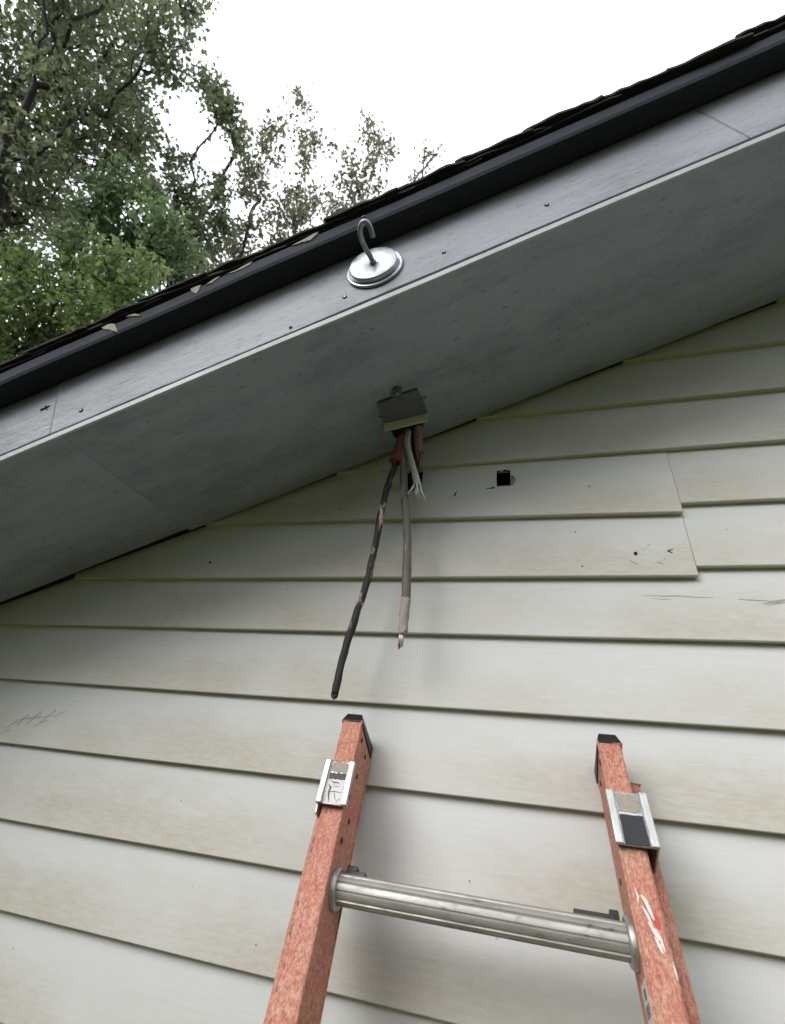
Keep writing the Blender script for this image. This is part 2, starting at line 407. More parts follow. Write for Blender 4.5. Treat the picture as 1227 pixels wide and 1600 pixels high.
for p, r in (((-0.7071, 0.3819), 0.0032), ((-0.735, 0.366), 0.0016), ((0.095, 0.432), 0.0014), ((0.10, 0.358), 0.0014)): mark(4, blob(*p, r, r, 8, 0.2, 5), 'dark', 'nail_hole', 0.0004, 0.003)
for s in ([(0.180, 0.369), (0.188, 0.364), (0.193, 0.361)], [(0.224, 0.364), (0.233, 0.360)], [(0.214, 0.399), (0.220, 0.401)], [(0.236, 0.372), (0.239, 0.370)]):
    mark(4, stroke(s, 0.0012), 'crackm', 'scuff_mark', 0.0004, 0.003)
mark(5, stroke([(-0.137, 0.540), (-0.139, 0.531), (-0.143, 0.525)], 0.003), 'dark', 'torn_nick', 0.0004, 0.0035)
for p in ((0.13, 0.532), (-0.32, 0.512), (-0.40, 0.508)): mark(5, blob(*p, 0.0015, 0.0015, 8, 0.2, 6), 'dark', 'nail_hole', 0.0004, 0.0035)
# pale scraped rim and torn flap beside the open hole
mark(5, rough_poly2([(-0.0235, 0.574), (-0.0150, 0.572), (-0.0125, 0.561), (-0.0165, 0.549), (-0.0235, 0.546)], 3), 'chip', 'scraped_rim', 0.0004, 0.0035)
for p, q in (((-0.047, 0.5865), 0.0030), ((-0.033, 0.588), 0.0042), ((-0.026, 0.5855), 0.0028)): mark(5, blob(*p, q, q * 0.8, 9, 0.35, int(q * 1e5)), 'dark', 'torn_nick', 0.0004, 0.0035)
mark(5, [(-0.075, 0.541), (-0.056, 0.5455), (-0.056, 0.5415)], 'dark', 'torn_nick', 0.0004, 0.0035)
for p in ((-0.62, -0.083), (-0.42, -0.25), (-0.95, -0.30), (-1.0, -0.20), (0.36, -0.02), (-0.1, -0.13)):
    kk = math.floor((p[1] + 0.1538) / EXPO)
    if kk in boards: mark(kk, blob(*p, 0.002, 0.0014, 8, 0.3, 9), 'crackm', 'fly_speck')

# ---- eave: everything in the slope frame (local x along the rake, y out of the wall, z square to the slope)
SROT = (0, -TH, 0); SLOC = (0, 0, ZR)
R0, R1 = (XL - 0.35) / CT, XRDG / CT
soffit = tag(empty('soffit', SLOC, SROT, house))
def sloped(name, vf, mat, parent, bevel=0.0, smooth=False): return build(name, vf, mat, parent, bevel=bevel, smooth=smooth)
def wavy(x0, x1, y0, y1, z0, z1, seg, amp, seed, edge='ylo'):
    """long board with slightly uneven faces"""
    V, Fc = [], []
    for i in range(seg + 1):
        x = x0 + (x1 - x0) * i / seg
        a = amp * mnoise.noise(Vector((x * 2.1, seed, 0.3))); b = amp * mnoise.noise(Vector((x * 2.7, seed, 5.3)))
        V += [(x, y0 + a, z0 + b), (x, y1, z0 + b * 0.5), (x, y1, z1), (x, y0 + a, z1 + b)]
    for i in range(seg):
        for k in range(4):
            k2 = (k + 1) % 4
            Fc.append((i * 4 + k, (i + 1) * 4 + k, (i + 1) * 4 + k2, i * 4 + k2))
    n = seg * 4; Fc += [(3, 2, 1, 0), (n, n + 1, n + 2, n + 3)]
    return V, [f[::-1] for f in Fc]
sloped('soffit_panel', wavy(R0, -0.8389, -OV + 0.004, -0.038, 0.0, 0.012, 24, 0.0012, 1), 'soffit', soffit)
sloped('soffit_panel', wavy(-0.8388, R1, -OV + 0.004, -0.027, 0.0005, 0.0125, 40, 0.0012, 2), 'soffit', soffit)
sloped('gap_shade_strip', box(R0, R1, -0.06, 0.02, 0.0128, 0.016), 'dark', soffit)  # dark strip added as the shadow in the soffit-wall gap
fascia = empty('rake_fascia', SLOC, SROT, house)
for a, b, s in ((R0, -0.8635, 3), (-0.8622, 0.4042, 4), (0.4054, R1, 5)):
    sloped('fascia_board', wavy(a, b, -OV, -OV + 0.022, 0.0165, 0.198, 30, 0.0012, s), 'fascia', fascia, 0.0015)
sloped('edge_strip', wavy(R0, R1, -OV - 0.0012, -OV + 0.0035, -0.0015, 0.0105, 110, 0.0016, 8), 'edge', fascia, 0.001)
# nail heads and dents on the fascia
for r, h, q, m in ((-0.3876, 0.028, 0.0032, 'dark'), (-0.2816, 0.049, 0.0034, 'zinc_dull'), (-0.0962, 0.056, 0.0030, 'zinc_dull'), (0.0923, 0.066, 0.0034, 'zinc_dull'),
                   (-0.802, 0.045, 0.0036, 'zinc_dull'), (-0.883, 0.098, 0.0022, 'dark')):
    if m == 'zinc_dull':
        nl = sloped('nail_head', tube([(r, -OV + 0.004, h), (r, -OV - 0.0022, h)], q * 0.62, 12), m, fascia)
        V, Fc = lathe([(q * 0.85, 0.003), (q * 0.85, -0.0016), (q * 1.15, -0.0016), (q * 1.15, 0.003)], 14)
        sloped('nail_dent', ([(x + r, y - OV, z + h) for x, y, z in V], Fc), 'dark', nl)
    else:
        sloped('nail_hole', slab(blob(r, h, q, q * 0.8, 9, 0.25, int(abs(r) * 99)), lambda p: (p[0], -OV + 0.002, p[1]), lambda p: (p[0], -OV - 0.0018, p[1])), m, fascia)
for s in ([(-0.897, 0.100), (-0.885, 0.096), (-0.876, 0.099)], [(-0.888, 0.106), (-0.884, 0.095), (-0.879, 0.088)], [(-0.895, 0.094), (-0.882, 0.101)]):
    sloped('scuff_mark', slab(stroke(s, 0.0016), lambda p: (p[0], -OV + 0.002, p[1]), lambda p: (p[0], -OV - 0.0018, p[1])), 'dark', fascia)
# dark rake trim
trim = empty('rake_trim', SLOC, SROT, house)
sloped('trim_board', wavy(R0, R1, -OV - 0.044, -OV + 0.001, 0.153, 0.1965, 110, 0.0050, 11), 'trim', trim, 0.009)
def chip(poly): sloped('peeled_patch', slab(poly, lambda p: (p[0], -OV - 0.039, p[1]), lambda p: (p[0], -OV - 0.0475, p[1])), 'chip', trim)
CH = []
# ---- roof deck and shingles
roof = empty('roof', SLOC, SROT, house)
sloped('roof_deck', box(R0, R1 + 0.08, -OV - 0.004, YB + 0.25, 0.1995, 0.2035), 'dark', roof)
roof2 = empty('roof', (2 * XRDG, 0, ZR), (0, -TH, math.pi), house)
build('roof_deck', box(R0, R1 + 0.08, -YB - 0.25, OV + 0.03, 0.1995, 0.2035), 'dark', roof2)
build('soffit_board', box(R0, R1, 0.02, OV - 0.004, 0.0, 0.012), 'soffit', roof2)
build('fascia_board', box(R0, R1, OV - 0.022, OV, 0.0145, 0.198), 'fascia', roof2)
def shingle(r0, r1, y0, y1, h0, seed, frayed):
    n = 9; V, Fc = [], []
    for i in range(n + 1):
        t = i / n; r = r0 + (r1 - r0) * t
        e = (0.0045 * mnoise.noise(Vector((r * 14, seed, 0))) + 0.0025 * mnoise.noise(Vector((r * 60, seed, 2)))) if frayed else 0
        th = 0.0065 + (0.0035 * mnoise.noise(Vector((r * 22, seed, 7))) + 0.002 * mnoise.noise(Vector((r * 90, seed, 9))) if frayed else 0)
        hh = h0 + 0.006 * (1 - t)                                   # each course rises onto the one below: lower edge sits highest
        V += [(r, y0 + e, hh), (r, y1, hh), (r, y1, hh + 0.0065), (r, y0 + e, hh + th)]
    for i in range(n):
        for k in range(4):
            k2 = (k + 1) % 4
            Fc.append((i * 4 + k2, (i + 1) * 4 + k2, (i + 1) * 4 + k, i * 4 + k))
    m = n * 4; Fc += [(0, 1, 2, 3), (m + 3, m + 2, m + 1, m)]
    return V, Fc
course = 0.127; i = 0; r = R0 - 0.01
while r < R1 - 0.02:
    r2 = min(r + course * 1.12, R1 + 0.08)
    pr = 0.055 + rnd.uniform(-0.004, 0.004); dh = rnd.uniform(-0.0015, 0.0015)
    if r <= 0.03: dh -= 0.006                       # the old deck sags towards the right; two courses are lifted
    elif r < 0.40: dh -= 0.003 + 0.034 * (r - 0.03); pr += 0.003
    else: dh -= 0.003 + 0.012 * (r - 0.40); pr += 0.003
    y = -OV - pr; first = True
    sloped('shingle', shingle(r - 0.02, r2 + 0.03, -OV - pr + 0.006, 0.9, 0.1950, i + 200, True), 'shingle', roof)
    off = [0.31, 0.62, 0.92][i % 3]
    while y < YB + 0.25:
        y2 = min(y + (off if first else 0.93), YB + 0.27)
        sloped('shingle', shingle(r, r2, y, y2 - 0.004, 0.2066 + dh, i, first), 'shingle', roof)
        build('shingle', shingle(r, r2, -y2 + 0.004, -y, 0.2045, i, False), 'shingle', roof2)
        y = y2; first = False
    r += course; i += 1

# peeled patches of dark paint on the trim (r along rake, h)
def rough_poly(pts, seed, amp=0.0012):
    q = random.Random(seed); out = []
    for k in range(len(pts)):
        a, b = pts[k], pts[(k + 1) % len(pts)]
        for t in (0, 0.33, 0.66): out.append((a[0] + (b[0] - a[0]) * t + q.uniform(-amp, amp), a[1] + (b[1] - a[1]) * t + q.uniform(-amp, amp)))
    return out
for k, poly in enumerate(([(-0.733, 0.192), (-0.718, 0.1945), (-0.704, 0.186), (-0.697, 0.155), (-0.710, 0.168), (-0.726, 0.184)], [(-0.680, 0.1935), (-0.664, 0.192), (-0.649, 0.176), (-0.661, 0.182)],
             [(-0.545, 0.193), (-0.524, 0.190), (-0.527, 0.176), (-0.534, 0.167), (-0.541, 0.178)], [(-0.513, 0.182), (-0.495, 0.191), (-0.484, 0.190), (-0.500, 0.181)],
             [(-0.474, 0.189), (-0.446, 0.189), (-0.418, 0.193), (-0.422, 0.187), (-0.450, 0.183)], [(-0.338, 0.188), (-0.300, 0.1945), (-0.284, 0.1945), (-0.303, 0.179), (-0.320, 0.184)])):
    chip(rough_poly(poly, k + 40))
for a in (blob(-0.2, 0.181, 0.004, 0.0012, 8, 0.3, 27),): chip(a)

# ------------------------------------------------------------------ magnet hook on the fascia
hk = tag(empty('magnet_hook', (-0.2325, -OV - 0.0015, Z + 0.770)), 'silver round magnet base with bent hook, stuck on the grey fascia', 'hook')
def rotlathe(prof, s=56): return lathe(prof, s)
build('base_flange', rotlathe([(0.0001, 0.0), (0.0505, 0.0), (0.0518, -0.0012), (0.0518, -0.0030), (0.0508, -0.0042), (0.0480, -0.0046), (0.0465, -0.0036), (0.042, -0.0036)]), 'zinc', hk, smooth=True)
build('magnet_cup', rotlathe([(0.0440, -0.0030), (0.0440, -0.0105), (0.0432, -0.0124), (0.0418, -0.0130), (0.010, -0.0132), (0.0085, -0.0124), (0.0001, -0.0124)]), 'zinc', hk, smooth=True)
def shade(o):
    for p in o.data.polygons: p.use_smooth = True
hp = spline([(0.0, -0.012, 0.0), (-0.001, -0.024, 0.000), (-0.005, -0.038, 0.001), (-0.0075, -0.052, 0.003), (-0.0065, -0.066, 0.006), (-0.002, -0.074, 0.009), (0.004, -0.0765, 0.010), (0.0095, -0.073, 0.008), (0.0125, -0.064, 0.004), (0.0130, -0.054, 0.001)], 7)
ho = build('hook', tube(hp, 0.0045, 14), 'zinc_dull', hk, smooth=True)
build('collar', rotlathe([(0.0001, -0.0165), (0.0058, -0.0165), (0.0066, -0.0155), (0.0066, -0.0115)], 24), 'zinc_dull', hk, smooth=True)

# ------------------------------------------------------------------ cable bracket under the soffit
def sz(x, dn=0.0): return ZR + TT * x - dn
br = tag(empty('cable_bracket', (-0.235, -0.15, sz(-0.235))), 'dark grey square metal bracket with pale lip under the soffit', 'bracket')
C0 = br.location
def rel(p): return (p[0] - C0.x, p[1] - C0.y, p[2] - C0.z)
TL, TR, BR_, BL_ = (-0.277, -0.191), (-0.197, -0.186), (-0.1905, -0.1065), (-0.2790, -0.1255)
def pl(c, dn): return rel((c[0], c[1], sz(c[0], dn)))
build('mounting_plate', hexa([pl(c, 0.007) for c in (TL, TR, BR_, BL_)], [pl(c, -0.002) for c in (TL, TR, BR_, BL_)]), 'plate', br, bevel=0.0015)
def lipc(c, dy, dn): return rel((c[0], c[1] + dy, sz(c[0], dn)))
build('lip', hexa([lipc(BL_, -0.004, 0.026), lipc(BR_, -0.004, 0.026), lipc(BR_, 0.002, 0.026), lipc(BL_, 0.002, 0.026)],
                  [lipc(BL_, -0.004, 0.004), lipc(BR_, -0.004, 0.004), lipc(BR_, 0.002, 0.004), lipc(BL_, 0.002, 0.004)]), 'lip', br, bevel=0.001)
bx, by = -0.2345, -0.2000
nut = build('bolt', tube([rel((bx, by, sz(bx, -0.001))), rel((bx + 0.001, by, sz(bx, 0.0075)))], 0.0105, 6), 'plate', br)
build('bolt_stud', tube([rel((bx, by, sz(bx, 0.006))), rel((bx + 0.002, by, sz(bx, 0.0125)))], 0.0045, 10), 'zinc_dull', nut, smooth=True)
build('washer', tube([rel((bx - 0.003, by + 0.012, sz(bx, -0.001))), rel((bx - 0.003, by + 0.012, sz(bx, 0.0085)))], 0.012, 18), 'plate', nut)
for x, y in ((-0.283, -0.146), (-0.1885, -0.150)):
    build('screw', tube([rel((x, y, sz(x, -0.001))), rel((x, y, sz(x, 0.005)))], 0.0032, 8), 'zinc', br)
build('clamp_block', hexa([pl(c, 0.024) for c in ((-0.267, -0.122), (-0.205, -0.110), (-0.203, -0.085), (-0.265, -0.090))], [pl(c, 0.0) for c in ((-0.267, -0.122), (-0.205, -0.110), (-0.203, -0.085), (-0.265, -0.090))]), 'black', br, bevel=0.002)

# ------------------------------------------------------------------ cut service cables
def cable(name, pts, rad, mat, label, cat, wob=0.22, n=7, sides=14):
    P = spline([(x, y, z + Z) for x, y, z in pts], n)
    root = tag(empty(name, P[0]), label, cat)
    if isinstance(rad, list):
        k = len(P); rr = [rad[0] + (rad[1] - rad[0]) * i / (k - 1) for i in range(k)]
    else: rr = rad
    build('sheath', tube([p - P[0] for p in P], rr, sides, True, wob), mat, root, smooth=True)
    return root, P
c1, P1 = cable('black_cable', [(-0.242, -0.100, 0.655), (-0.247, -0.100, 0.610), (-0.252, -0.100, 0.567), (-0.265, -0.101, 0.506), (-0.2715, -0.102, 0.446), (-0.276, -0.101, 0.376), (-0.283, -0.100, 0.304), (-0.296, -0.100, 0.237), (-0.309, -0.100, 0.169), (-0.316, -0.100, 0.100)],
               0.0066, 'cable', 'longer black cut cable with peeling pale patches, hanging to the left', 'cable')
e = P1[-1] - P1[0]; dr = (P1[-1] - P1[-3]).normalized()
build('cut_end', tube([e - dr * 0.001, e + dr * 0.004, e + dr * 0.007], [0.0066, 0.0058, 0.002], 12, True, 0.2), 'cable', c1, smooth=True)
build('conductor', tube([e + dr * 0.003 + Vector((0, -0.004, 0)), e + dr * 0.0065 + Vector((0, -0.004, 0))], 0.0016, 8), 'rubber', c1)
build('red_sleeve', tube([p - P1[0] for p in spline([(-0.246, -0.1, 0.632 + Z), (-0.2485, -0.1, 0.605 + Z), (-0.2500, -0.1, 0.585 + Z), (-0.2525, -0.1, 0.566 + Z)], 4)], [0.0085 + 0.0006 * k for k in range(13)], 12, True, 0.35), 'rubber', c1, smooth=True)
for k in range(6):                                          # torn fringe of the sleeve
    a = -2.6 + k * 0.5; bse = Vector((-0.2515 + 0.012 * math.cos(a), -0.1 + 0.010 * math.sin(a), 0.570 + Z)) - P1[0]
    build('torn_strip', tube([bse, bse + Vector((0.004 * math.cos(a), -0.002, -0.010 - 0.004 * (k % 3)))], [0.003, 0.0006], 6), 'rubber', c1)
c2, P2 = cable('brown_cable', [(-0.236, -0.098, 0.655), (-0.2385, -0.099, 0.610), (-0.236, -0.100, 0.560), (-0.228, -0.100, 0.488), (-0.2165, -0.101, 0.411), (-0.2100, -0.101, 0.335), (-0.2075, -0.100, 0.261), (-0.2075, -0.100, 0.206)],
               0.0078, 'cable2', 'shorter straight grey-brown cut cable with stripped frayed end', 'cable')
build('frayed_sheath', tube([p - P2[0] for p in spline([(-0.2075, -0.1, 0.268 + Z), (-0.2078, -0.1, 0.245 + Z), (-0.2078, -0.1, 0.222 + Z), (-0.2080, -0.1, 0.203 + Z)], 6)], [0.0080, 0.0082, 0.0084, 0.0086, 0.0086, 0.0085, 0.0086, 0.0088, 0.0086, 0.0087, 0.0085, 0.0086, 0.0087, 0.0086, 0.0084, 0.0085, 0.0082, 0.008, 0.0072], 14, True, 0.25), 'insul', c2, smooth=True)
for k in range(7):
    a = 2 * math.pi * k / 6 if k else 0; rr = 0.0031 if k else 0
    o = Vector((-0.2088 + rr * math.cos(a), -0.1005 + rr * math.sin(a), 0.208 + Z)) - P2[0]
    q = o + Vector((-0.0012, -0.0005, -0.022 - 0.004 * ((k * 3) % 4) / 3))
    st = build('conductor_strand', tube([o, q], 0.0016, 8), 'copper', c2, smooth=True)
    if k in (2, 4, 0): build('strand_tip', tube([q, q + Vector((-0.0006 - 0.001 * (k == 2), 0, -0.005))], [0.0017, 0.0012], 8), 'rubber', st)
# bare twisted neutral
nb = [Vector((x, y, z + Z)) for x, y, z in ((-0.232, -0.098, 0.648), (-0.2325, -0.104, 0.618), (-0.2285, -0.105, 0.596), (-0.2215, -0.106, 0.572), (-0.2130, -0.106, 0.545), (-0.2055, -0.106, 0.520), (-0.2010, -0.106, 0.500))]
NB = spline(nb, 10)
root = tag(empty('bare_strand_wire', NB[0]), 'bare twisted silvery strand wire with splayed frayed tip beside the cables', 'wire')
for k in range(6):
    pts = []
    for i, p in enumerate(NB):
        a = 2 * math.pi * k / 6 + i * 0.36; rr = 0.0047 + 0.0018 * max(0, i - 46) / 14
        pts.append(p - NB[0] + Vector((math.cos(a) * rr, math.sin(a) * rr, 0)))
    tip = pts[-1]; sx = [0.010, -0.012, 0.004, 0.013, -0.003, 0.006][k]; ln = [0.030, 0.022, 0.026, 0.036, 0.018, 0.024][k]
    pts += [tip + Vector((sx * 0.35, -0.001, -ln * 0.5)), tip + Vector((sx, -0.002, -ln))]
    build('strand', tube(pts, 0.0023, 7), 'bare', root, smooth=True)
# stub of a third conductor and the dark feed that enters the wall
c4, P4 = cable('cable_stub', [(-0.212, -0.096, 0.655), (-0.2105, -0.098, 0.630), (-0.207, -0.099, 0.606), (-0.2045, -0.100, 0.588)], [0.0105, 0.0075], 'stub', 'short torn reddish-brown cable stub to the right of the bare strand', 'cable', 0.35)
for k in range(5):
    a = k * 1.25; o = P4[-1] - P4[0] + Vector((0.005 * math.cos(a), 0.005 * math.sin(a), 0.004))
    build('torn_strip', tube([o, o + Vector((0.004 + 0.002 * math.cos(a), -0.002, -0.016 - 0.006 * (k % 3)))], [0.0035, 0.0005], 6), 'stub', c4)
c5, P5 = cable('feed_cable', [(-0.221, -0.088, 0.655), (-0.2190, -0.080, 0.622), (-0.2200, -0.066, 0.595), (-0.2250, -0.046, 0.580), (-0.2330, -0.018, 0.573), (-0.238, 0.012, 0.571)], 0.0095, 'black', 'black feed cable curving behind the cut wires into the wall hole', 'cable', 0.05)

# ------------------------------------------------------------------ extension ladder
VL = Vector((-0.0429096, 0.4287592, 0.9023992)); WL = Vector((0, -0.9032311, 0.4291545)); PLO = Vector((-0.2730324, -0.012, Z + 0.0293133))
def LP(a, s, d): return PLO + Vector((a, 0, 0)) + VL * s + WL * d
S_END = -3.34
lad_root = tag(empty('extension_ladder', LP(0.182, S_END, 0.04)), 'salmon fibreglass extension ladder with aluminium rungs leaning on the siding', 'ladder')
LO = lad_root.location
def lp(a, s, d): return LP(a, s, d) - LO
def lbox(a0, a1, s0, s1, d0, d1):
    return hexa([lp(a0, s0, d0), lp(a1, s0, d0), lp(a1, s1, d0), lp(a0, s1, d0)], [lp(a0, s0, d1), lp(a1, s0, d1), lp(a1, s1, d1), lp(a0, s1, d1)])
def channel(web, flange, s0, s1, d0, d1, t=0.0045):
    """C-section rail: web plane at a=web, flanges reaching to a=flange"""
    sg = 1 if flange > web else -1
    prof = [(web, d0), (flange, d0), (flange, d0 + t), (web + sg * t, d0 + t), (web + sg * t, d1 - t), (flange, d1 - t), (flange, d1), (web, d1)]
    n = 8; V = [lp(a, s0, d) for a, d in prof] + [lp(a, s1, d) for a, d in prof]
    Fc = [(i, (i + 1) % n, (i + 1) % n + n, i + n) for i in range(n)]
    Fc += [(0, 1, 2, 3), (0, 3, 4, 7), (4, 5, 6, 7)] + [(8, 11, 10, 9), (8, 15, 12, 11), (12, 15, 14, 13)]
    if sg < 0: Fc = [f[::-1] for f in Fc]
    return V, Fc
rl = build('rail', channel(0.0035, -0.0285, S_END, 0.0, 0.0, 0.078), 'fibre', lad_root, bevel=0.0028, seg=3)
rr_ = build('rail', channel(0.3600, 0.3890, S_END, -0.003, 0.0, 0.080), 'fibre', lad_root, bevel=0.0028, seg=3)
for (w0, f0, s0) in ((-0.0325, -0.050, -0.045), (0.3935, 0.4085, -0.034)):
    build('rear_rail', channel(w0, f0, S_END, s0, -0.012, 0.036), 'fibre', lad_root, bevel=0.002)
# end caps: sleeve over the rail end with a chamfered top
def cap(a0, a1, s, d0, d1):
    m = 0.0022
    b = [lp(a0 - m, s - 0.004, d0 - m), lp(a1 + m, s - 0.004, d0 - m), lp(a1 + m, s - 0.004, d1 + m), lp(a0 - m, s - 0.004, d1 + m)]
    lo = [lp(a0 - m, s - 0.022, d0 - m), lp(a1 + m, s - 0.022, d0 - m)]
    tp = [lp(a0 + 0.003, s + 0.006, d0 + 0.004), lp(a1 - 0.003, s + 0.006, d0 + 0.004), lp(a1 - 0.003, s + 0.0120, d1 - 0.004), lp(a0 + 0.003, s + 0.0120, d1 - 0.004)]
    V = b + tp + lo
    Fc = [(4, 5, 6, 7), (2, 3, 7, 6), (0, 3, 9 - 1, 8) if False else (8, 0, 3), (9, 2, 1), (8, 3, 2, 9), (8, 9, 1, 0), (0, 4, 7, 3), (1, 2, 6, 5), (0, 1, 5, 4)]
    return V, Fc
build('end_cap', cap(-0.0285, 0.0035, 0.0045, 0.0, 0.078), 'black', lad_root, bevel=0.0015)
build('end_cap', cap(0.3600, 0.3890, 0.0015, 0.0, 0.080), 'black', lad_root, bevel=0.0015)
# rivet holes in the webs
def dot(a, s, d, sx, parent, r=0.0032):
    V, Fc = [], []
    n = 12
    for x in (a - sx * 0.003, a + sx * 0.0008):
        for k in range(n):
            q = 2 * math.pi * k / n; V.append(lp(x, s + r * 1.25 * math.sin(q), d + r * math.cos(q)))
    Fc = [(k, (k + 1) % n, (k + 1) % n + n, k + n) for k in range(n)] + [tuple(range(n, 2 * n))]
    build('rivet_hole', (V, Fc), 'dark', parent)
for s, d in ((-0.019, 0.058), (-0.029, 0.026), (-0.070, 0.046), (-0.105, 0.060), (-0.130, 0.040), (-0.160, 0.054)): dot(0.0035, s, d, 1, rl)
for s, d in ((-0.021, 0.060), (-0.033, 0.026), (-0.15, 0.03)): dot(0.3600, s, d, -1, rr_)
# rungs: fluted tubes with flared collars
NS = 66; PROF = []
for k in range(NS):
    PROF.append((1.0 - (0.11 if k % 6 == 0 else 0.0)) * (1 + 0.02 * math.cos(4 * math.pi * k / NS)))
def rung(a0, a1, s, d, rad, parent):
    return build('rung', tube([lp(a0, s, d), lp((a0 + a1) / 2, s, d), lp(a1, s, d)], rad, NS, True, 0, PROF), 'alu', parent)
def ring(a, s, d, sx, parent, rad):
    pr = [(rad * 0.95, 0.0075), (rad * 1.08, 0.0070), (rad * 1.18, 0.0076), (rad * 1.30, 0.0068), (rad * 1.36, 0.0045), (rad * 1.36, 0.0003)]
    V, Fc = [], []; n = 40
    for r_, h in pr:
        for k in range(n):
            q = 2 * math.pi * k / n; V.append(lp(a + sx * h, s + r_ * math.sin(q), d + r_ * math.cos(q)))
    for i in range(len(pr) - 1):
        for k in range(n): Fc.append((i * n + k, i * n + (k + 1) % n, (i + 1) * n + (k + 1) % n, (i + 1) * n + k))
    build('rung_collar', (V, Fc), 'alu_plate', parent, smooth=True)
k = 0; s = -0.2090
while s > S_END + 0.1:
    r_ = rung(0.0045, 0.3590, s, 0.040, 0.0170, lad_root)
    ring(0.0036, s, 0.040, 1, r_, 0.0172); ring(0.3599, s, 0.040, -1, r_, 0.0172)
    build('rear_rung', tube([lp(-0.031, s + 0.005, 0.010), lp(0.393, s + 0.005, 0.010)], 0.009, 16), 'alu', lad_root)
    s -= 0.305; k += 1
# black rung lock fingers behind the top rung
build('rung_lock', join(lbox(0.0135, 0.041, -0.1960, -0.1870, 0.026, 0.040), lbox(0.0135, 0.028, -0.1900, -0.1810, 0.026, 0.038)), 'black', lad_root, bevel=0.0008)
build('rung_lock', join(lbox(0.300, 0.346, -0.1955, -0.1865, 0.026, 0.040), lbox(0.3400, 0.3500, -0.1955, -0.1810, 0.028, 0.038)), 'black', lad_root, bevel=0.0008)
# guide brackets
def bracket(a0, a1, s0, s1, left):
    nm = 'guide_bracket'
    m = build(nm, lbox(a0, a1, s0, s1, 0.0855, 0.0885), 'alu_plate', lad_root, bevel=0.0008)
    w = 0.0085
    for b0, b1 in ((a0, a0 + w), (a1 - w, a1)):
        build('edge_rib', lbox(b0, b1, s0 - 0.0004, s1 + 0.0004, 0.0870, 0.0935), 'alu_plate', m, bevel=0.001)
        build('rib_groove', lbox(b1 if b0 == a0 else b0 - 0.0015, b1 + 0.0015 if b0 == a0 else b0, s0 + 0.0005, s1 - 0.0005, 0.0882, 0.0900), 'zinc_dull', m)
    if left:
        build('side_plate', lbox(a0, a0 + 0.003, s0 - 0.012, s1, 0.0, 0.0856), 'alu_plate', m, bevel=0.0008)
    else:
        build('side_plate', hexa([lp(a1 - 0.003, s0 - 0.010, 0.0), lp(a1, s0 - 0.010, 0.0), lp(a1, s1, 0.0), lp(a1 - 0.003, s1, 0.0)],
                                 [lp(a1 - 0.003, s0, 0.0856), lp(a1, s0, 0.0856), lp(a1, s1, 0.0856), lp(a1 - 0.003, s1, 0.0856)]), 'alu_plate', m, bevel=0.0008)
    return m
bl = bracket(-0.0335, 0.0130, -0.1300, -0.0705, True)
brk = bracket(0.3548, 0.4020, -0.1315, -0.0715, False)
def lslab(poly, d0, d1): return slab(poly, lambda p: lp(p[0], p[1], d0), lambda p: lp(p[0], p[1], d1))
def wob_rect(a0, a1, s0, s1, j, seed, n=8):
    r = random.Random(seed); out = []
    for t in range(n): out.append((a0 + (a1 - a0) * t / n, s0 + r.uniform(-j, j)))
    for t in range(n): out.append((a1 + r.uniform(-j, j), s0 + (s1 - s0) * t / n))
    for t in range(n): out.append((a1 - (a1 - a0) * t / n, s1 + r.uniform(-j, j)))
    for t in range(n): out.append((a0 + r.uniform(-j, j), s1 - (s1 - s0) * t / n))
    return out
build('grime_patch', lslab(wob_rect(0.3655, 0.3915, -0.0945, -0.0735, 0.0008, 3), 0.0885, 0.0892), 'grime', brk)
build('pad', lslab(wob_rect(0.3655, 0.3925, -0.1305, -0.0985, 0.0003, 4), 0.0885, 0.0900), 'pad', brk)
build('sticker', lslab(wob_rect(-0.0225, 0.0025, -0.1285, -0.0900, 0.0007, 5), 0.0885, 0.0891), 'sticker', bl)
build('grime_patch', lslab(wob_rect(-0.0225, 0.0025, -0.0860, -0.0720, 0.0010, 6), 0.0885, 0.0891), 'grime', bl)
build('sticker_band', lslab(wob_rect(-0.0228, 0.0028, -0.0960, -0.0875, 0.0010, 7), 0.0891, 0.0895), 'black', bl)
for st, w in (([(-0.020, -0.098), (-0.015, -0.101), (-0.008, -0.1005), (-0.004, -0.103)], 0.0012), ([(-0.021, -0.104), (-0.017, -0.108), (-0.018, -0.115), (-0.015, -0.127)], 0.0036),
              ([(-0.014, -0.107), (-0.008, -0.1055), (-0.004, -0.107)], 0.0010), ([(-0.020, -0.1145), (-0.010, -0.1130), (0.001, -0.1135)], 0.0012), ([(-0.010, -0.1135), (-0.008, -0.119), (-0.005, -0.125)], 0.0012),
              ([(-0.021, -0.118), (-0.021, -0.127)], 0.002), ([(0.0005, -0.121), (-0.004, -0.127)], 0.0018), ([(-0.012, -0.100), (-0.013, -0.105)], 0.0016)):
    build('scratch', lslab(stroke(st, w), 0.0891, 0.0895), 'sticker_dark', bl)
